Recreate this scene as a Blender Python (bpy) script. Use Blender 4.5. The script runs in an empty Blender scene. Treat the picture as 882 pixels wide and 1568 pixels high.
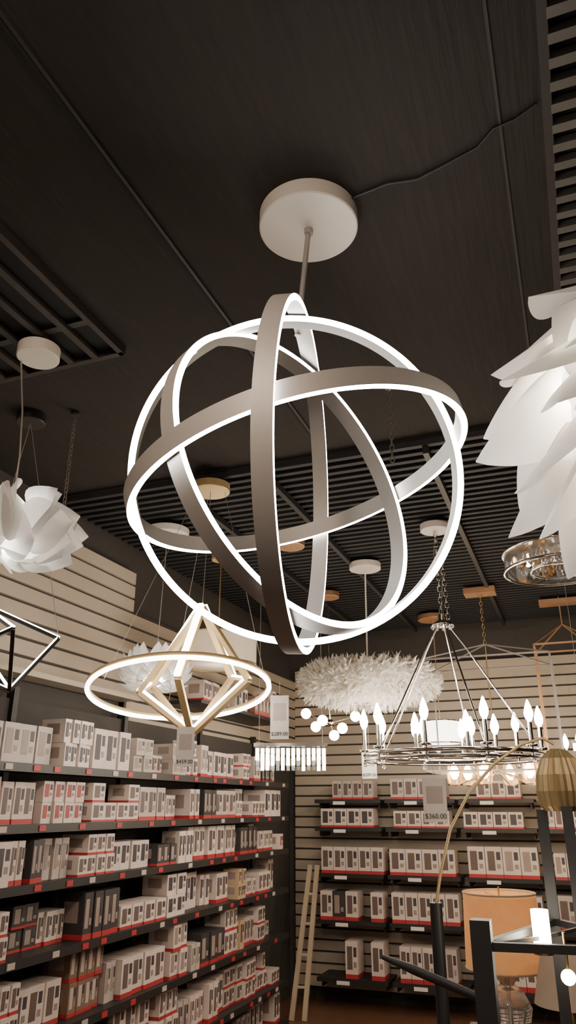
import bpy, math, random
from mathutils import Vector, Matrix
random.seed(7)
V=Vector
# ------------------------------------------------------------ materials
def mat(name,col,rough=.6,metal=0,em=None,es=0,var=.12,scale=20,transl=0,alpha=1,trans=0,bump=0,stretch=None):
    m=bpy.data.materials.new(name); m.use_nodes=True
    nt=m.node_tree; N=nt.nodes; L=nt.links
    b=N['Principled BSDF']
    b.inputs['Roughness'].default_value=rough; b.inputs['Metallic'].default_value=metal
    tc=N.new('ShaderNodeTexCoord'); nz=N.new('ShaderNodeTexNoise'); nz.inputs['Scale'].default_value=scale
    nz.inputs['Detail'].default_value=5
    if stretch:
        mp=N.new('ShaderNodeMapping'); mp.inputs['Scale'].default_value=stretch
        L.new(tc.outputs['Object'],mp.inputs['Vector']); L.new(mp.outputs[0],nz.inputs['Vector'])
    else: L.new(tc.outputs['Object'],nz.inputs['Vector'])
    mx=N.new('ShaderNodeMix'); mx.data_type='RGBA'
    mx.inputs['A'].default_value=[x*(1-var) for x in col]+[1]
    mx.inputs['B'].default_value=[min(1,x*(1+var)) for x in col]+[1]
    L.new(nz.outputs[0],mx.inputs['Factor']); L.new(mx.outputs['Result'],b.inputs['Base Color'])
    if bump:
        bp=N.new('ShaderNodeBump'); bp.inputs['Strength'].default_value=bump; bp.inputs['Distance'].default_value=.01
        L.new(nz.outputs[0],bp.inputs['Height']); L.new(bp.outputs[0],b.inputs['Normal'])
    if es:
        b.inputs['Emission Color'].default_value=list(em)+[1]; b.inputs['Emission Strength'].default_value=es
    if trans: b.inputs['Transmission Weight'].default_value=trans
    b.inputs['Alpha'].default_value=alpha
    if transl:
        t=N.new('ShaderNodeBsdfTranslucent'); L.new(mx.outputs['Result'],t.inputs['Color'])
        ms=N.new('ShaderNodeMixShader'); ms.inputs[0].default_value=transl
        L.new(b.outputs[0],ms.inputs[1]); L.new(t.outputs[0],ms.inputs[2]); L.new(ms.outputs[0],N['Material Output'].inputs['Surface'])
    return m
M={}
M['ceil']=mat('ceiling_dark_paint',(.0170,.0115,.0082),.85,var=.5,scale=4,bump=.4,stretch=(12,1,1))
M['ceilb']=mat('ceiling_void',(.010,.0095,.010),.9)
M['louver']=mat('louver_metal',(.021,.020,.022),.7,var=.2)
M['grille']=mat('grille_metal',(.11,.10,.085),.5)
M['seam']=mat('seam_trim',(.026,.020,.016),.6)
M['slat']=mat('slatwall_cream',(.45,.375,.29),.55,var=.06,scale=4)
M['gap']=mat('slat_groove',(.05,.042,.036),.8)
M['floor']=mat('floor_wood',(.16,.075,.04),.4,var=.4,scale=3,stretch=(12,1,1))
M['black']=mat('shelf_black',(.018,.016,.016),.5)
M['dwall']=mat('dark_wall',(.05,.043,.038),.8)
M['metal']=mat('satin_bronze_grey',(.36,.34,.32),.55,.25,var=.05,scale=60)
M['chrome']=mat('chrome',(.75,.72,.68),.12,1,var=.03)
M['brass']=mat('brass',(.50,.36,.17),.35,1,var=.08)
M['bronze']=mat('ribbed_bronze',(.34,.24,.12),.45,.6,var=.15)
M['goldp']=mat('gold_paint',(.60,.44,.22),.4,.3,var=.08)
M['copper']=mat('copper',(.5,.28,.15),.4,.5)
M['white']=mat('white_enamel',(.78,.71,.64),.45,var=.03)
M['led']=mat('led_diffuser',(1,1,1),.4,em=(1,.955,.88),es=34)
M['led2']=mat('led_diffuser_soft',(1,1,1),.4,em=(1,.92,.80),es=14)
M['bulb']=mat('warm_bulb',(1,1,1),.3,em=(1,.88,.70),es=42)
M['petal']=mat('pvc_petal',(.86,.85,.83),.4,transl=.35,var=.03)
M['leafw']=mat('artichoke_leaf',(.74,.72,.69),.45,transl=.22,var=.05)
M['feather']=mat('feather_white',(.85,.81,.74),.8,transl=.4,var=.10,scale=12)
M['cream']=mat('cream_fabric',(.75,.66,.54),.8,transl=.3,em=(1,.82,.6),es=.15)
M['orange']=mat('amber_fabric',(.74,.46,.21),.8,transl=.4,em=(1,.60,.25),es=.2)
M['beige']=mat('beige_fabric',(.6,.47,.36),.8,transl=.3)
M['glass']=mat('clear_glass',(.95,.95,.95),.05,trans=.9,var=.01)
M['amber']=mat('amber_glass',(.9,.6,.3),.1,trans=.8,var=.05)
M['opal']=mat('opal_glass',(.95,.92,.85),.3,em=(1,.93,.8),es=6)
M['paper']=mat('paper_tag',(.74,.70,.66),.7,var=.02)
M['ink']=mat('ink',(.03,.03,.03),.7)
M['wood']=mat('pale_wood',(.46,.36,.25),.6,var=.2,scale=8,stretch=(1,1,.1))
M['walnut']=mat('dark_table_wood',(.06,.035,.022),.5,var=.3,scale=8)
M['cable']=mat('black_cable',(.01,.01,.01),.5)
M['wire']=mat('steel_wire',(.34,.31,.28),.4,.5)
for k,c in dict(bw=(.66,.55,.49),bw2=(.48,.41,.37),bk=(.04,.035,.035),bor=(.55,.24,.10),bbl=(.04,.07,.22),bkr=(.50,.36,.22),red=(.42,.03,.035),
     pic=(.13,.09,.08),pic2=(.30,.23,.20),pic3=(.055,.045,.05),picr=(.35,.05,.05),brn=(.22,.13,.09)).items():
    M[k]=mat('carton_'+k,c,.55,var=.15,scale=9)
# ------------------------------------------------------------ mesh builder
def basis(n):
    n=V(n).normalized(); a=V((0,0,1)) if abs(n.z)<.9 else V((1,0,0))
    e1=a.cross(n).normalized(); e2=n.cross(e1).normalized(); return e1,e2,n
class MB:
    def __init__(s): s.v=[];s.f=[];s.m=[];s.s=[];s.mats=[]
    def mi(s,k):
        if k not in s.mats: s.mats.append(k)
        return s.mats.index(k)
    def add(s,vs,fs,k,sm=False):
        o=len(s.v); s.v+= [tuple(x) for x in vs]; i=s.mi(k)
        for f in fs: s.f.append([o+a for a in f]); s.m.append(i); s.s.append(sm)
    def box(s,c,d,k,rot=None):
        vs=[V((x*d[0]/2,y*d[1]/2,z*d[2]/2)) for x in(-1,1) for y in(-1,1) for z in(-1,1)]
        if rot is not None: vs=[rot@q for q in vs]
        vs=[q+V(c) for q in vs]
        s.add(vs,[(0,1,3,2),(4,6,7,5),(0,4,5,1),(2,3,7,6),(0,2,6,4),(1,5,7,3)],k)
    def bar(s,p0,p1,w,h,k,off=0):
        p0=V(p0);p1=V(p1); e1,e2,n=basis(p1-p0); vs=[]
        for p in(p0,p1):
            for a,b in((-1,-1),(1,-1),(1,1),(-1,1)): vs.append(p+e1*(a*w/2)+e2*(b*h/2+off))
        s.add(vs,[(0,1,5,4),(1,2,6,5),(2,3,7,6),(3,0,4,7),(3,2,1,0),(4,5,6,7)],k)
    def cyl(s,p0,p1,r0,k,r1=None,n=20,caps=True):
        r1=r0 if r1 is None else r1
        p0=V(p0);p1=V(p1); e1,e2,_=basis(p1-p0); vs=[]
        for p,r in((p0,r0),(p1,r1)):
            for i in range(n):
                a=2*math.pi*i/n; vs.append(p+e1*math.cos(a)*r+e2*math.sin(a)*r)
        s.add(vs,[(i,(i+1)%n,n+(i+1)%n,n+i) for i in range(n)],k,True)
        if caps: s.add(vs,[tuple(range(n))[::-1],tuple(range(n,2*n))],k)
    def tube(s,pts,r,k,n=8,closed=False):
        pts=[V(p) for p in pts]; N=len(pts); vs=[]; pe=None
        for i,p in enumerate(pts):
            if closed: t=pts[(i+1)%N]-pts[i-1]
            else: t=pts[min(i+1,N-1)]-pts[max(i-1,0)]
            t.normalize()
            if pe is None: e1,_,_=basis(t)
            else: e1=(pe-t*pe.dot(t)).normalized()
            pe=e1; e2=t.cross(e1)
            rr=r[i] if isinstance(r,(list,tuple)) else r
            for j in range(n):
                a=2*math.pi*j/n; vs.append(p+e1*math.cos(a)*rr+e2*math.sin(a)*rr)
        fs=[]
        for i in range(N if closed else N-1):
            for j in range(n):
                a=i*n; b=((i+1)%N)*n; fs.append((a+j,a+(j+1)%n,b+(j+1)%n,b+j))
        s.add(vs,fs,k,True)
    def lathe(s,prof,c,k,n=32,rib=0,sm=True):
        c=V(c); vs=[];P=len(prof)
        for i in range(n):
            a=2*math.pi*i/n; q=1+(rib if i%2 else 0)
            for r,z in prof: vs.append(c+V((math.cos(a)*r*q,math.sin(a)*r*q,z)))
        fs=[]
        for i in range(n):
            for j in range(P-1):
                a=i*P+j;b=((i+1)%n)*P+j; fs.append((a,b,b+1,a+1))
        s.add(vs,fs,k,sm)
    def disc(s,c,r,h,k,n=64):
        e=min(.004,r*.06)
        s.lathe([(1e-4,0),(r-e,0)],c,k,n,sm=False); s.lathe([(r-e,0),(r,e)],c,k,n,sm=False)
        s.lathe([(r,e),(r,h)],c,k,n); s.lathe([(r,h),(1e-4,h)],c,k,n,sm=False)
    def sph(s,c,r,k,sz=1,n=16):
        s.lathe([(max(1e-4,r*math.sin(math.pi*j/10)),-r*sz*math.cos(math.pi*j/10)) for j in range(11)],c,k,n)
    def circ(s,c,n,R,r,k,seg=64,sec=8,a0=0,a1=2*math.pi):
        e1,e2,_=basis(n); full=abs(a1-a0-2*math.pi)<1e-3
        N=seg if full else seg+1
        s.tube([V(c)+e1*math.cos(a0+(a1-a0)*i/seg)*R+e2*math.sin(a0+(a1-a0)*i/seg)*R for i in range(N)],r,k,sec,full)
    def band(s,c,n,R,w,t,km,ke,seg=200):
        e1,e2,n=basis(n); c=V(c); cs=[(R+t/2,-w/2),(R+t/2,w/2),(R-t/2,w/2),(R-t/2,-w/2)]
        vs=[]
        for i in range(seg):
            a=2*math.pi*i/seg; d=e1*math.cos(a)+e2*math.sin(a)
            for r,h in cs: vs.append(c+d*r+n*h)
        for j,k in enumerate((km,ke,km,km)):
            fs=[(i*4+j,((i+1)%seg)*4+j,((i+1)%seg)*4+(j+1)%4,i*4+(j+1)%4) for i in range(seg)]
            s.add(vs,fs,k,j in(0,2))
    def chain(s,p0,p1,k,L=.035,r=.0025):
        p0=V(p0);p1=V(p1); n=max(2,int((p1-p0).length/(L*.78))); e1,e2,t=basis(p1-p0)
        for i in range(n):
            c=p0.lerp(p1,(i+.5)/n); e=e1 if i%2 else e2
            s.tube([c+t*math.cos(a)*L/2+e*math.sin(a)*L*.28 for a in [2*math.pi*j/10 for j in range(10)]],r,k,5,True)
    def leaf(s,p,d,up,Ln,W,k,cup=.2,bend=.2,nu=8,nv=6,pt=1.0,base=.25):
        p=V(p); d=V(d).normalized(); up=V(up); up=(up-d*up.dot(d)).normalized(); sd=d.cross(up)
        vs=[]
        for i in range(nu+1):
            u=i/nu
            w=W/2*(base*(1-u)**2+ math.sin(math.pi*min(1,u**.85))**.75*(1-.25*u*pt)) if u<1 else W*.01
            for j in range(nv+1):
                v=-1+2*j/nv
                vs.append(p+d*(u*Ln)+sd*(v*w)+up*(-cup*W*v*v*.5*(w/(W/2)) + bend*Ln*u*u))
        fs=[(i*(nv+1)+j,i*(nv+1)+j+1,(i+1)*(nv+1)+j+1,(i+1)*(nv+1)+j) for i in range(nu) for j in range(nv)]
        s.add(vs,fs,k,True)
    def build(s,name):
        me=bpy.data.meshes.new(name); me.from_pydata(s.v,[],s.f)
        for k in s.mats: me.materials.append(M[k])
        me.polygons.foreach_set('material_index',s.m); me.polygons.foreach_set('use_smooth',s.s); me.update()
        o=bpy.data.objects.new(name,me); bpy.context.scene.collection.objects.link(o); return o
def light(parent,name,loc,W,r=.05,col=(1,.88,.73)):
    l=bpy.data.lights.new(name,'POINT'); l.energy=W; l.shadow_soft_size=r; l.color=col
    o=bpy.data.objects.new(name,l); bpy.context.scene.collection.objects.link(o); o.location=loc; o.parent=parent; return o
CZ=3.5
# ------------------------------------------------------------ room shell
b=MB(); b.box((.6,3.4,-.05),(7.1,9.2,.1),'floor'); b.build('floor')
b=MB(); b.box((.6,3.4,CZ+.05),(7.1,9.2,.1),'ceil'); b.build('ceiling')
def slat_wall(name,axis,pos,a0,a1,z0,z1,sp=.1):
    b=MB(); z=z0
    def bx(za,zb,off,k):
        c=(a0+a1)/2; l=a1-a0
        if axis=='x': b.box((pos-off/2-.03,c,(za+zb)/2),(.06-off,l,zb-za),k)
        else: b.box((c,pos+off/2+.03,(za+zb)/2),(l,.06-off,zb-za),k)
    bx(z0,z1,.02,'gap')
    while z+sp<=z1+1e-3:
        bx(z+.009,z+sp-.009,0,'slat'); z+=sp
    return b
b=slat_wall('w','x',-2.85,-1.2,4.45,2.38,3.28); 
b2=slat_wall('w','x',-2.85,4.45,7.8,2.08,3.0)
for q in (b2,):
    o=len(b.v); b.v+=q.v
    mp=[b.mi(k) for k in q.mats]
    for f,m_,s_ in zip(q.f,q.m,q.s): b.f.append([o+a for a in f]); b.m.append(mp[m_]); b.s.append(s_)
b.box((-2.94,3.3,1.75),(.06,9.0,3.5),'dwall')
b.box((-2.79,1.6,2.37),(.14,5.6,.03),'slat')
b.build('wall_left')
b=slat_wall('w','y',7.8,-2.85,4.1,.1,3.1)
b.box((.6,7.9,1.75),(7.1,.06,3.5),'dwall'); b.build('wall_back')
b=MB(); b.box((4.13,3.4,1.75),(.06,9.2,3.5),'dwall'); b.build('wall_right')
b=MB(); b.box((.6,5.62,CZ-.008),(6.9,4.3,.012),'ceilb')
y=3.5
while y<7.75: b.box((.6,y,CZ-.03),(6.9,.034,.035),'louver'); y+=.082
b.build('ceiling_louver')
b=MB(); 
for x in(-2.0,-1.45,-.55,1.0): b.box((x,5.6,CZ-.07),(.03,4.2,.04),'black')
b.build('trim_1')
b=MB()
b.box((-1.1,1.2,CZ-.004),(.012,4.6,.008),'ceilb'); b.box((-1.085,1.2,CZ-.004),(.012,4.6,.01),'seam')
b.box((.02,1.2,CZ-.002),(.008,4.6,.004),'seam'); b.build('trim_2')
b=MB(); b.box((.42,.9,CZ-.006),(.56,3.9,.008),'ceilb'); b.box((.145,.9,CZ-.02),(.025,3.9,.04),'seam'); b.box((.70,.9,CZ-.02),(.025,3.9,.04),'seam')
y=-.9
while y<2.8: b.box((.42,y,CZ-.03),(.53,.030,.025),'grille'); y+=.07
b.build('air_grille')
b=MB(); b.box((-2.1,1.4,CZ-.006),(1.06,1.66,.008),'ceilb'); b.box((-1.58,1.4,CZ-.02),(.025,1.66,.04),'seam'); b.box((-2.1,2.22,CZ-.02),(1.06,.025,.04),'seam')
for i in range(8): b.box((-1.70-.12*i,1.4,CZ-.03),(.03,1.62,.02),'seam')
for i in range(3): b.box((-2.1,1.0+.5*i,CZ-.015),(1.05,.03,.02),'black')
b.build('air_grille')
b=MB(); pts=[(-.5,1.80),(-.44,1.765),(-.33,1.75),(-.24,1.765),(-.15,1.74),(-.05,1.71),(0,1.66),(.06,1.65),(.12,1.62)]
b.tube([(x,y,CZ-.006) for x,y in pts],.004,'cable',6); b.build('ceiling_cable')
# ------------------------------------------------------------ orbital chandelier
C=V((-.648,1.806,2.574)); b=MB(); cx,cy=-.605,1.80
b.disc((cx,cy,CZ-.055),.160,.055,'white',96)
b.cyl((cx,cy,CZ-.055),(cx,cy,CZ-.075),.014,'metal'); b.cyl((cx,cy,CZ-.055),(C.x,C.y,C.z+.475),.0085,'metal')
for n,R in(((.982,.187,-.039),.490),((.426,-.883,-.202),.466),((.242,.087,-.967),.480),((.898,-.395,.183),.454)):
    b.band(C,n,R,.050,.018,'metal','led')
o=b.build('orbital_ring_chandelier')
# ------------------------------------------------------------ artichoke pendant right
def artichoke(name,c,seed,tiers,lw=14):
    random.seed(seed); b=MB(); c=V(c)
    for ti,(z,r,n,L,W,down) in enumerate(tiers):
        for i in range(n):
            a=2*math.pi*(i+.5*(ti%2))/n+random.uniform(-.08,.08)+2.95
            rad=V((math.cos(a),math.sin(a),0))
            dd=math.radians(down+random.uniform(-7,7))
            d=rad*math.cos(dd)-V((0,0,1))*math.sin(dd)
            up=rad*math.sin(dd)+V((0,0,1))*math.cos(dd)
            up=up+rad.cross(V((0,0,1)))*random.uniform(-.45,.45)
            b.leaf(c+rad*r+V((0,0,z)),d,up,L*random.uniform(.92,1.08),W,'leafw',cup=.34,bend=random.uniform(-.04,.14),pt=.9,nu=14,nv=8,base=.5)
    b.lathe([(.02,.27),(.07,.2),(.085,0),(.07,-.18),(.02,-.22)],c,'white',24)
    b.cyl(c,(c.x,c.y,CZ-.05),.004,'white'); b.cyl((c.x,c.y,CZ-.075),(c.x,c.y,CZ-.045),.03,'white')
    o=b.build(name); light(o,'pendant_bulb',c+V((0,0,-.26)),lw,.06); light(o,'pendant_bulb_2',c+V((-.12,-.02,.0)),lw*.5,.03); return o
artichoke('artichoke_leaf_pendant',(.25,1.69,2.60),8,[
 (.285,.09,7,.21,.20,20),(.20,.135,8,.24,.21,30),(.115,.165,8,.27,.22,38),(.03,.18,8,.29,.23,44),(-.06,.165,8,.28,.21,54),(-.13,.15,7,.27,.18,66),(-.19,.13,6,.26,.14,80)],lw=11)
# petal lotus pendant left
random.seed(11); b=MB(); c=V((-1.88,2.05,2.66))
for ti,(el,n,L,W) in enumerate([(75,4,.17,.22),(42,8,.20,.22),(12,10,.21,.22),(-18,10,.20,.22),(-50,7,.17,.21),(-80,4,.13,.17)]):
    for i in range(n):
        a=2*math.pi*(i+.5*(ti%2))/n+random.uniform(-.1,.1); e=math.radians(el)
        rad=V((math.cos(a)*math.cos(e),math.sin(a)*math.cos(e),math.sin(e)*.5))
        tg=V((-math.sin(a),math.cos(a),0)); dn=rad.cross(tg)
        d=rad*.6+tg*random.choice([-.9,.9])*random.uniform(.6,1)+dn*random.uniform(-.3,.3)
        b.leaf(c+rad*.16-d.normalized()*L*.25,d,rad,L,W,'petal',cup=.45,bend=.1,pt=1.3)
b.sph(c,.09,'led')
b.tube([c+V((0,0,.1)),c+V((0,.0,.3)),c+V((-.02,0,.5)),(-1.95,2.05,CZ-.08)],.004,'wire',6)
b.disc((-1.87,2.06,CZ-.095),.085,.05,'white',48)
b.tube([(-1.95,2.05,CZ-.08),(-1.95,2.05,CZ-.055),(-1.87,2.06,CZ-.05)],.004,'wire',6)
o=b.build('petal_globe_pendant'); light(o,'pendant_bulb',c,50,.1,(1,.95,.87))
# ------------------------------------------------------------ generic canopies
def canopy(b,x,y,r,k,h=.045,zz=None):
    if zz is None: zz=CZ-.05 if y<3.45 else CZ-.125
    b.disc((x,y,zz),r,h,k,48)
    if zz+h<CZ-.01: b.cyl((x,y,zz+h-.002),(x,y,CZ-.008),.012,'black',n=10)
def ring_bar(b,p,q,w=.022):
    b.bar(p,q,w,w*.6,'goldp'); b.bar(p,q,w*.8,w*.5,'led2',off=w*.56)
KZ=CZ-.12
# geometric star pendant
b=MB(); c=V((-1.80,3.42,2.30))
canopy(b,-1.79,3.5,.11,'goldp')
T=c+V((.03,.0,.38));Bm=c+V((0,0,-.27)); eq=[c+V((math.cos(a)*rr,math.sin(a)*rr,z)) for a,z,rr in((2.9,.0,.30),(3.9,-.08,.28),(4.9,-.03,.26),(6.1,-.03,.34),(1.3,.05,.30))]
for i,e in enumerate(eq):
    if i%2==0: ring_bar(b,T,e,.036); b.bar(Bm,e,.032,.022,'goldp')
    else: b.bar(T,e,.034,.024,'goldp'); ring_bar(b,Bm,e,.034)
for i in(0,3): ring_bar(b,eq[i],eq[(i+1)%5],.022)
b.circ(c+V((-.08,0,-.05)),(-.12,.16,1),.46,.012,'led2',80); b.circ(c+V((-.08,0,-.033)),(-.12,.16,1),.46,.011,'goldp',80)
for a in(.3,2.2,4.3): b.cyl(c+V((-.08+math.cos(a)*.45,math.sin(a)*.45,-.04)),(-1.79+math.cos(a)*.08,3.5+math.sin(a)*.08,KZ),.0015,'wire',n=5)
b.cyl(T,(-1.79,3.5,KZ),.002,'wire',n=5)
o=b.build('geometric_star_pendant'); light(o,'pendant_glow',c+V((0,0,-.1)),10,.15,(1,.88,.72))
# angular frame pendant at far left
b=MB(); c=V((-2.22,2.57,2.36))
P=[c+V(p) for p in((-.25,0,.20),(.1,-.15,.02),(.06,.2,.05),(-.2,-.2,-.1),(-.05,.05,-.20),(-.3,.2,-.05))]
for i,j in((0,1),(0,2),(1,4),(2,4),(3,4),(3,1),(0,3),(5,4)):
    b.bar(P[i],P[j],.016,.014,'black'); b.bar(P[i],P[j],.011,.006,'led2',off=.010)
b.cyl(P[0],(c.x-.1,c.y,CZ-.045),.0015,'wire',n=5); b.cyl(P[2],(c.x-.1,c.y,CZ-.045),.0015,'wire',n=5); canopy(b,c.x-.1,c.y,.07,'black')
b.build('angular_frame_pendant')
# white flower pendant
random.seed(5); b=MB(); c=V((-2.40,4.04,2.46)); canopy(b,-2.39,4.07,.143,'white')
for ti in range(5):
    for i in range(12):
        a=2*math.pi*(i+.5*(ti%2))/12+random.uniform(-.1,.1); el=math.radians(-50+ti*25)
        rad=V((math.cos(a)*math.cos(el),math.sin(a)*math.cos(el),math.sin(el)*.6))
        b.leaf(c+rad*.12,rad+V((0,0,.25)),V((0,0,1))-rad*.2,.13,.12,'petal',cup=.6,bend=.3)
b.sph(c,.08,'led2'); b.cyl(c,(-2.39,4.07,KZ),.003,'wire',n=6)
o=b.build('flower_pendant'); light(o,'pendant_bulb',c+V((0,0,.0)),11,.06)
# drum pendant
b=MB(); c=V((-2.28,4.67,2.71))
b.lathe([(.27,-.1),(.27,.1)],c,'cream',48); b.lathe([(.265,.1),(.265,-.095),(1e-4,-.095)],c,'cream',48)
b.circ(c+V((0,0,.1)),(0,0,1),.27,.006,'brass'); b.circ(c+V((0,0,-.1)),(0,0,1),.27,.006,'brass')
b.bar(c+V((-.27,0,.09)),c+V((.27,0,.09)),.01,.01,'brass')
b.cyl(c+V((0,0,.09)),(c.x,c.y,KZ),.006,'brass'); canopy(b,c.x,c.y,.07,'goldp')
o=b.build('drum_pendant'); light(o,'pendant_bulb',c,4,.05)
# feather pendant
random.seed(9); b=MB(); c=V((-1.36,5.25,2.52)); canopy(b,-1.35,5.26,.12,'white'); b.cyl(c,(-1.35,5.26,KZ),.006,'white')
b.lathe([(1e-4,-.11),(.25,-.12),(.40,-.09),(.47,0),(.40,.08),(.25,.11),(1e-4,.11)],c,'feather',40)
lump=[(random.uniform(0,6.28),random.uniform(-.9,.9)) for _ in range(26)]
for i in range(6500):
    a0,p0=random.choice(lump)
    a=a0+random.gauss(0,.22); ph=max(-1.5,min(1.5,p0*1.5+random.gauss(0,.3)))
    if random.random()<.4: a=random.uniform(0,6.28); ph=random.uniform(-1.5,1.5)
    rr=.47*math.cos(ph)**.4
    p=V((math.cos(a)*rr,math.sin(a)*rr,.125*math.sin(ph)))
    rad=V((math.cos(a)*math.cos(ph),math.sin(a)*math.cos(ph),math.sin(ph)*1.1)).normalized()
    tg=V((random.gauss(0,1),random.gauss(0,1),random.gauss(0,.8)))
    b.leaf(c+p,rad*.45+tg*.8,rad+tg.cross(rad)*.5,random.uniform(.04,.075),random.uniform(.012,.028),'feather',cup=.5,bend=random.uniform(-.3,.4),nu=3,nv=2)
o=b.build('feather_cloud_pendant'); light(o,'pendant_bulb',c+V((0,0,-.30)),8,.08); light(o,'pendant_bulb_2',c+V((.1,-.3,-.32)),5,.08)
# LED crystal bar pendant
b=MB(); c=V((-1.70,4.57,2.007)); R=Matrix.Rotation(math.radians(20),3,'Z')
b.box(c+V((0,0,.05)),(.46,.12,.02),'chrome',R)
for i in range(14):
    for j in range(3):
        p=R@V((-.208+i*.032,-.04+.04*j,0)); h=.07+.03*((i+j)%3)
        b.box(c+p+V((0,0,-.02-h/2+.05)),(.021,.021,h),'led2' if (i*3+j*2)%5<2 else 'glass',R)
for sx in(-.2,.2):
    p=c+R@V((sx,0,.06)); b.cyl(p,(p.x,p.y,KZ),.0015,'wire',n=5); canopy(b,p.x,p.y,.02,'chrome')
canopy(b,c.x,c.y,.10,'copper')
o=b.build('crystal_bar_pendant'); light(o,'pendant_glow',c+V((0,0,-.25)),9,.15)
# globe cluster
b=MB(); c=V((-1.87,5.95,2.33)); b.cyl(c,(c.x,c.y,KZ),.005,'chrome',n=8); canopy(b,c.x,c.y,.10,'copper')
b.sph(c,.03,'chrome')
for d in((-.2,-.02,.08),(-.14,.05,-.02),(.12,-.06,-.05),(.2,.05,.05),(-.03,.2,-.08),(.0,-.2,.0)):
    q=c+V(d); b.cyl(c,q,.004,'brass',n=6); b.sph(q,.042,'bulb')
b.build('globe_cluster_pendant')
# opal drum pendant behind
b=MB(); c=V((-1.17,7.1,2.33)); b.cyl(c+V((0,0,.09)),(c.x,c.y,KZ),.005,'copper',n=8); canopy(b,c.x,c.y,.14,'copper')
b.lathe([(1e-4,-.10),(.165,-.10),(.17,-.09),(.17,.09),(.165,.10),(1e-4,.10)],c,'opal',40)
b.circ(c+V((0,0,.095)),(0,0,1),.172,.006,'chrome'); b.circ(c+V((0,0,-.095)),(0,0,1),.172,.006,'chrome'); b.build('opal_glass_pendant')
# ------------------------------------------------------------ candle chandelier
def candle(b,p,h=.10,k='bulb',q=1.35):
    p=V(p); b.lathe([(1e-4,0),(.028,.0),(.034,.012),(.03,.014),(.012,.005)],p,'chrome',16)
    b.cyl(p,p+V((0,0,h)),.012,'chrome',n=12)
    b.lathe([(r*q,z*q) for r,z in((.007,0),(.016,.018),(.019,.036),(.013,.06),(.004,.085),(1e-4,.09))],p+V((0,0,h)),k,14)
def candle_chandelier(name,c,R,n,hubz,cano,tiers=1,a0=0,inner=True):
    b=MB(); c=V(c); hub=V((c.x,c.y,hubz))
    b.circ(c,(0,0,1),R,.011,'chrome',72); b.circ(c+V((0,0,-.03)),(0,0,1),R,.007,'chrome',72)
    if inner: b.circ(c+V((0,0,-.02)),(0,0,1),R*.5,.007,'chrome',48)
    for i in range(n):
        a=a0+2*math.pi*i/n; d=V((math.cos(a),math.sin(a),0))
        candle(b,c+d*R+V((0,0,.02)),.13)
        b.cyl(c+d*R+V((0,0,-.03)),c+d*R+V((0,0,.02)),.008,'chrome',n=8)
        b.sph(c+d*R+V((0,0,-.05)),.014,'glass',n=8)
        if inner:
            b.cyl(c+d*R*.5,c+d*R,.005,'chrome',n=6)
            if i%2==0: candle(b,c+d*R*.5+V((0,0,.0)),.11)
        if i%2==0:
            b.tube([c+d*R+V((0,0,.0)),c+d*R*.72+V((0,0,(hubz-c.z)*.3)),c+d*R*.28+V((0,0,(hubz-c.z)*.78)),hub+d*.03],.006,'chrome',6)
    b.lathe([(1e-4,-.03),(.05,-.02),(.06,0),(.03,.02),(.02,.06),(1e-4,.07)],hub,'chrome',20)
    for i in range(8):
        a=i*math.pi/4; b.sph(hub+V((math.cos(a)*.06,math.sin(a)*.06,-.02)),.014,'glass',n=8)
    b.chain(hub+V((0,0,.06)),(c.x,c.y,KZ),'chrome',.045,.0035); 
    b.tube([hub+V((0,0,.06)),hub+V((.025,0,.3)),(c.x-.02,c.y,hubz+.45),(c.x,c.y,KZ)],.003,'wire',5)
    b.chain(hub+V((.04,0,.03)),(c.x+.03,c.y,hubz+.5),'chrome',.045,.0035)
    canopy(b,c.x,c.y,cano,'white'); o=b.build(name); return o
o=candle_chandelier('candle_ring_chandelier',(-.70,4.60,1.98),.51,10,2.76,.095,a0=.2)
light(o,'candle_glow',(-.70,4.60,2.2),32,.3)
# open rectangular frame lantern chandelier behind
b=MB(); c=V((-.62,6.3,1.95)); hub=V((c.x,c.y,2.95))
cr=[c+V((sx*.5,sy*.32,.85)) for sx,sy in((-1,-1),(1,-1),(1,1),(-1,1))]; lo=[V((p.x,p.y,c.z)) for p in cr]
for i in range(4):
    b.bar(cr[i],cr[(i+1)%4],.012,.012,'wire'); b.bar(lo[i],lo[(i+1)%4],.012,.012,'wire'); b.bar(lo[i],cr[i],.012,.012,'wire'); b.bar(cr[i],hub,.010,.010,'wire')
b.bar(c+V((-.5,0,0)),c+V((.5,0,0)),.012,.012,'wire')
for i in range(6):
    a=i*math.pi/3+.3; p=c+V((math.cos(a)*.34,math.sin(a)*.22,-.10)); b.cyl(c+V((0,0,.01)),p,.005,'brass',n=6)
    candle(b,p,.05); b.lathe([(.03,0),(.055,.02),(.06,.08),(.05,.16)],p,'amber',20)
b.cyl(hub,c,.006,'brass',n=8); b.chain(hub,(c.x,c.y,KZ),'brass',.04,.004); b.box((c.x,c.y,CZ-.10),(.26,.16,.05),'copper'); b.cyl((c.x,c.y,CZ-.08),(c.x,c.y,CZ-.01),.012,'black')
o=b.build('lantern_chandelier'); light(o,'lantern_glow',c+V((0,0,.25)),16,.2,(1,.78,.52)); light(o,'lantern_glow_2',c+V((.3,.1,-.22)),12,.15,(1,.76,.5))
b=MB(); c=V((.0,6.9,2.0)); 
for sx in(-.25,.25):
    for sy in(-.2,.2): b.bar(c+V((sx,sy,0)),c+V((sx,sy,1.0)),.014,.014,'copper'); b.bar(c+V((sx,sy,1.0)),c+V((0,0,1.2)),.01,.01,'copper')
    b.bar(c+V((sx,-.2,0)),c+V((sx,.2,0)),.014,.014,'copper'); b.bar(c+V((sx,-.2,1.0)),c+V((sx,.2,1.0)),.014,.014,'copper')
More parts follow.
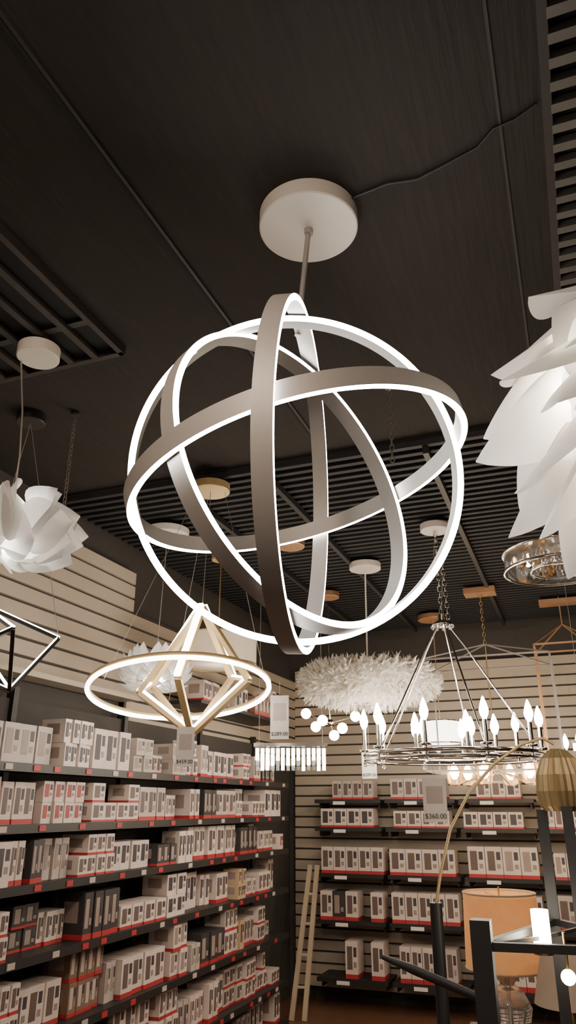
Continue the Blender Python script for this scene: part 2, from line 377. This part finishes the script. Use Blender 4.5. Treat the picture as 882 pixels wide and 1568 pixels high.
for sy in(-.2,.2): b.bar(c+V((-.25,sy,0)),c+V((.25,sy,0)),.014,.014,'copper'); b.bar(c+V((-.25,sy,1.0)),c+V((.25,sy,1.0)),.014,.014,'copper')
for a in range(4): candle(b,c+V((math.cos(a*1.57)*.1,math.sin(a*1.57)*.1,.05)),.1); 
b.bar(c+V((-.25,0,.05)),c+V((.25,0,.05)),.02,.01,'copper'); b.bar(c+V((0,-.2,.05)),c+V((0,.2,.05)),.02,.01,'copper')
b.cyl(c+V((0,0,1.2)),(c.x,c.y,CZ-.01),.006,'copper'); b.box((c.x,c.y,CZ-.10),(.34,.14,.04),'copper'); b.build('lantern_chandelier')
b=MB(); c=V((.56,6.0,2.1)); b.box(c,(1.2,.05,.05),'led2'); b.box(c+V((0,0,.035)),(1.22,.06,.02),'chrome')
for sx in(-.5,.5): b.cyl(c+V((sx,0,.04)),(c.x+sx,c.y,KZ),.002,'wire',n=5); canopy(b,c.x+sx,c.y,.05,'chrome')
b.build('linear_pendant')
# glass disc chandelier right
b=MB(); c=V((.03,4.08,2.93))
for z in(-.05,.05): b.circ(c+V((0,0,z)),(0,0,1),.29,.008,'chrome'); 
b.lathe([(.285,-.05),(.285,.05)],c,'glass',48); b.lathe([(1e-4,.055),(.28,.055)],c,'chrome',48); b.circ(c+V((0,0,-.05)),(0,0,1),.15,.006,'chrome')
for i in range(16):
    a=i*math.pi/8; d=V((math.cos(a),math.sin(a),0))
    for r in(.2,.12): b.lathe([(1e-4,-.04),(.022,-.01),(.018,.02),(1e-4,.03)],c+d*r+V((0,0,-.01)),'amber' if i%4==1 else 'glass',8,sm=False)
for i in range(6): a=i*1.047; b.sph(c+V((math.cos(a)*.16,math.sin(a)*.16,.0)),.016,'led2' if i%3==0 else 'amber',n=8)
b.cyl(c+V((0,0,.05)),(c.x,c.y,KZ),.008,'chrome'); canopy(b,c.x,c.y,.09,'chrome'); b.build('glass_disc_chandelier')
b=MB(); b.chain((-.60,2.92,CZ-.02),(-.61,2.94,3.12),'grille',.035,.003); canopy(b,-.6,2.92,.02,'black',.02,CZ-.02); b.build('hanging_chain')
b=MB(); b.chain((-2.1,2.62,CZ-.02),(-2.1,2.62,2.95),'grille',.03,.003); canopy(b,-2.1,2.62,.02,'black',.02,CZ-.02); b.build('hanging_chain')
# ------------------------------------------------------------ shelves and boxes
def carton(b,axis,front,a,z,w,h,d,style):
    body,pic,stripe=style
    def bx(a0,a1,z0,z1,f0,f1,k):
        if axis=='x': b.box(((f0+f1)/2,(a0+a1)/2,(z0+z1)/2),(abs(f1-f0),a1-a0,z1-z0),k)
        else: b.box(((a0+a1)/2,(f0+f1)/2,(z0+z1)/2),(a1-a0,abs(f1-f0),z1-z0),k)
    sg=1 if axis=='x' else -1
    bk=front-sg*d
    bx(a,a+w,z,z+h,bk,front,body)
    if stripe: bx(a-.0008,a+w+.0008,z+.001,z+h*.12,bk,front+sg*.001,'red')
    if pic:
        bx(a+w*.14,a+w*.56,z+h*.24,z+h*.86,front,front+sg*.0012,pic)
        bx(a+w*.66,a+w*.88,z+h*.3,z+h*.45,front,front+sg*.0012,'pic2')
        bx(a+w*.66,a+w*.9,z+h*.58,z+h*.84,front,front+sg*.0012,'pic3')
        if axis=='x':
            b.box(((bk+front)/2,a-.0006,z+h*.58),(d*.55,.0012,h*.45),'pic2')
styles=[('bw','pic','r'),('bw','pic2','r'),('bw','pic','r'),('bw2','pic','r'),('bw','pic3','r'),('bw2','pic2',None),('bk','pic2','r'),('bkr','pic',None),('bor','bw',None),('bbl','bw',None),('bw','pic3',None),('brn','bw2','r'),('bw','picr',None)]
wts=[7,4,6,5,4,3,3.5,1.2,.2,.3,3,1.2,1.2]
random.seed(77)
zs=[.10,.38,.72,1.06,1.36,1.62,1.89,2.42]
tops=[.24,.31,.31,.27,.23,.23,.27,.26]
b=MB()
for z in zs[:-1]:
    b.box((-2.66,3.3,z-.012),(.36,6.6,.024),'black'); b.box((-2.478,3.3,z-.018),(.008,6.6,.04),'black')
b.box((-2.68,5.75,2.408),(.34,1.7,.024),'black')
for i in range(7): b.box((-2.83,.0+i*1.1,1.15),(.05,.04,2.3),'black')
b.box((-2.84,3.3,1.12),(.02,6.6,2.24),'dwall')
for z in zs[:-1]:
    y=.3
    while y<6.5:
        b.box((-2.472,y,z-.018),(.004,.05,.026),'bw2'if random.random()<.5 else 'red'); y+=random.uniform(.15,.4)
b.build('wall_shelving')
b=MB()
for z,tp in zip(zs,tops):
    y=.6 if z<2.4 else 4.95
    while y<6.45:
        st=random.choices(styles,wts)[0]
        w=random.choice([.05,.06,.07,.08,.10,.12]); h=random.choice([.10,.12,.15,.19,.22]); h=min(h,tp-.02); d=random.uniform(.12,.22)
        n=random.randint(2,4); lv=max(1,int((tp-.01)//h)); fr=-2.49-random.choice([0,.01,.03,.06,.1])
        if random.random()<.15: lv=max(1,lv-1)
        for i in range(n):
            if y+w>6.58: break
            l2=lv if random.random()<.8 else max(1,lv-1)
            for j in range(l2): carton(b,'x',fr-random.uniform(0,.018),y+random.uniform(0,.004),z+j*h,w-.004,h-.001,d,st)
            y+=w+.003
        y+=random.choice([.005,.01,.03,.06])
b.build('boxed_light_bulbs')
b=MB(); bs=[.26,.72,1.11,1.51,1.76]; cols=[(-2.5,-1.84),(-1.80,-1.14),(-1.10,-.44),(-.40,.26),(.30,.96),(1.0,1.66)]
for z in bs:
    for x0,x1 in cols:
        b.box(((x0+x1)/2,7.58,z-.01),(x1-x0,.36,.02),'black')
        b.box(((x0+x1)/2,7.396,z-.014),(x1-x0,.008,.035),'black')
        b.box((x0+.25,7.388,z-.03),(.12,.006,.03),'paper')
        for q in(x0+.03,x1-.03): b.box((q,7.62,z-.05),(.012,.3,.06),'black')
b.build('slatwall_shelves')
b=MB(); random.seed(4)
for z,tp in zip(bs,(.34,.30,.28,.20,.22)):
    for x0,x1 in cols:
        x=x0+random.uniform(.01,.08); st=random.choices(styles[:5],wts[:5])[0]
        w=random.choice([.10,.12,.15]) if z<1.4 else random.choice([.08,.1,.13]); h=tp-random.uniform(.02,.07)
        while x+w<x1:
            if random.random()<.1: x+=w; continue
            carton(b,'y',7.42+random.uniform(0,.01),x,z+.0005,w-.003,h,.2,st); x+=w+.002
            if random.random()<.12: st=random.choices(styles[:7],wts[:7])[0]
b.build('boxed_light_bulbs')
b=MB(); 
p0=V((-2.6,7.0,0));p1=V((-2.54,7.36,1.18)); q=V((.11,.02,0))
b.bar(p0,p1,.024,.04,'wood'); b.bar(p0+q,p1+q*.6,.024,.04,'wood')
for i in range(1,5): t=i/5; b.bar(p0.lerp(p1,t),(p0+q).lerp(p1+q*.6,t),.015,.02,'wood')
b.build('wood_ladder')
# ------------------------------------------------------------ price tags
def tag(p,w,h,txt,rz,top):
    p=V(p); b=MB(); R=Matrix.Rotation(rz,3,'Z'); b.box(p,(w,.002,h),'paper',R); b.box(p+R@V((0,-.0015,h*.12)),(w*.7,.001,h*.4),'bw2',R)
    b.cyl(p+V((0,0,h/2)),(p.x,p.y,top),.001,'wire',n=4)
    o=b.build('price_tag'); cu=bpy.data.curves.new('tag_text','FONT'); cu.body=txt; cu.size=w*.28; cu.align_x='CENTER'; cu.materials.append(M['ink'])
    t=bpy.data.objects.new('tag_text',cu); bpy.context.scene.collection.objects.link(t); t.parent=o
    t.rotation_euler=(math.pi/2,0,rz); t.location=p+R@V((0,-.004,-h*.42))
tag((-1.50,3.86,2.15),.10,.23,'$289.00',.3,2.34)
tag((-1.66,3.1,1.95),.08,.17,'$459.00',.4,2.05)
tag((-1.36,5.2,1.97),.10,.19,'$289.00',.25,2.4)
tag((-.73,4.09,1.73),.12,.21,'$360.00',.15,1.95)
# ------------------------------------------------------------ lower right items
b=MB(); b.box((-.1,3.85,.725),(1.1,.7,.05),'walnut')
for sx in(-.6,.4):
    for sy in(3.55,4.15): b.box((sx,sy,.35),(.06,.06,.70),'walnut')
b.box((-.1,3.85,.2),(1.0,.6,.03),'walnut'); b.build('display_table')
b=MB(); c=V((-.44,3.97,.75)) 
b.cyl(c,c+V((0,0,.025)),.08,'chrome'); b.lathe([(.03,.02),(.09,.07),(.10,.12),(.07,.18),(.03,.21),(.05,.235),(.02,.26)],c,'glass',24)
b.cyl(c+V((0,0,.02)),c+V((0,0,.4)),.008,'chrome'); b.lathe([(.175,.27),(.165,.575)],c,'orange',48); b.lathe([(.17,.27),(.16,.57)],c,'orange',48)
for z,r in((.27,.175),(.575,.165)): b.circ(c+V((0,0,z)),(0,0,1),r,.004,'beige')
for a in(0,2.1,4.2): b.cyl(c+V((0,0,.56)),c+V((math.cos(a)*.163,math.sin(a)*.163,.56)),.002,'brass',n=5)
b.cyl(c+V((0,0,.4)),c+V((0,0,.6)),.004,'brass'); b.sph(c+V((0,0,.43)),.03,'led2')
o=b.build('glass_table_lamp'); light(o,'lamp_bulb',c+V((0,0,.48)),1.4,.04,(1,.75,.45))
b=MB(); c=V((-.17,3.72,.75)); b.cyl(c,c+V((0,0,.02)),.06,'brass'); b.lathe([(.02,.02),(.05,.05),(.02,.1),(.035,.14),(.012,.2)],c,'brass',20)
b.lathe([(.14,.2),(.09,.4)],c,'beige',40); b.cyl(c,c+V((0,0,.41)),.006,'brass')
for a in(0,2.1,4.2): b.cyl(c+V((0,0,.39)),c+V((math.cos(a)*.09,math.sin(a)*.09,.39)),.002,'brass',n=5)
b.build('shaded_table_lamp')
b=MB(); b.lathe([(1e-4,0),(.15,0),(.15,.02),(.03,.035),(.02,.05)],(-.5,2.69,0),'black')
b.cyl((-.5,2.69,.03),(-.5,2.69,1.41),.020,'black')
b.tube([(-.5,2.69,1.40),(-.475,2.68,1.5),(-.43,2.66,1.63),(-.36,2.65,1.74),(-.27,2.65,1.83),(-.18,2.67,1.89),(-.11,2.69,1.91),(-.075,2.69,1.89)],.005,'goldp',8)
b.lathe([(.012,.09),(.03,.085),(.055,.06),(.075,.01),(.080,-.04),(.072,-.085),(.058,-.1)],(-.07,2.69,1.785),'bronze',44,rib=-.09,sm=False)
b.build('arc_floor_lamp')
b=MB()
b.bar((-.295,2.19,0),(-.295,2.19,1.43),.05,.05,'black'); b.bar((-.14,2.71,0),(-.14,2.71,1.69),.032,.032,'black'); b.bar((-.06,2.6,0),(-.06,2.6,1.7),.032,.032,'black')
b.bar((.25,2.25,0),(.25,2.25,1.5),.05,.05,'black')
b.bar((-.295,2.19,1.37),(.25,2.25,1.37),.02,.02,'black'); b.bar((-.295,2.19,.3),(.25,2.25,.3),.03,.03,'black')
b.bar((-.295,2.19,1.37),(-.14,2.71,1.37),.018,.018,'black'); b.bar((.25,2.25,1.37),(-.06,2.6,1.37),.018,.018,'black'); b.bar((-.14,2.71,1.37),(-.06,2.6,1.37),.018,.018,'black')
b.tube([(-.60,2.37,1.30),(-.5,2.31,1.285),(-.295,2.19,1.25)],[.007,.013,.011],'black',8)
b.cyl((-.165,2.45,1.34),(-.165,2.45,1.43),.024,'bulb'); b.cyl((-.165,2.45,1.32),(-.165,2.45,1.34),.027,'brass')
b.sph((-.11,2.5,1.26),.02,'bulb'); b.bar((-.165,2.45,1.36),(-.06,2.6,1.37),.01,.01,'black'); b.bar((-.295,2.19,1.37),(-.165,2.45,1.36),.01,.01,'black')
b.cyl((-.11,2.5,1.27),(-.11,2.5,1.37),.005,'brass',n=8)
b.build('black_post_lantern')
# ------------------------------------------------------------ out-of-view fill spots, added to brighten shelves and back wall
def fill_spot(x,y,W,tx,ty,tz):
    b=MB(); p=V((x,y,CZ-.16)); d=(V((tx,ty,tz))-p).normalized()
    b.cyl((x,y,CZ-.02),(x,y,CZ),.04,'black'); b.cyl((x,y,CZ-.02),p,.008,'black'); b.cyl(p-d*.06,p+d*.06,.04,'black'); b.cyl(p+d*.0605,p+d*.062,.034,'led2')
    o=b.build('added_fill_spotlight'); l=bpy.data.lights.new('spot','SPOT'); l.energy=W; l.spot_size=math.radians(95); l.spot_blend=.8; l.shadow_soft_size=.06; l.color=(1,.79,.61)
    s=bpy.data.objects.new('spot_beam',l); bpy.context.scene.collection.objects.link(s); s.parent=o; s.location=p+d*.09; s.rotation_euler=d.to_track_quat('-Z','Y').to_euler()
fill_spot(-.6,.2,72,-2.6,3.0,1.0); fill_spot(-.4,-.3,72,-2.6,5.0,.9); fill_spot(1.6,3.6,95,-.8,7.6,1.0); fill_spot(1.8,2.0,80,-2.6,6.0,1.2)
w=bpy.data.worlds.new('world'); bpy.context.scene.world=w; w.use_nodes=True
w.node_tree.nodes['Background'].inputs[0].default_value=(1,.82,.67,1); w.node_tree.nodes['Background'].inputs[1].default_value=.2
cam=bpy.data.cameras.new('camera'); cam.sensor_fit='VERTICAL'; cam.sensor_height=36; cam.lens=26; cam.clip_start=.05
co=bpy.data.objects.new('camera',cam); bpy.context.scene.collection.objects.link(co); co.location=(0,0,1.7)
co.rotation_euler=(math.radians(111.7),0,math.radians(20.6)); bpy.context.scene.camera=co
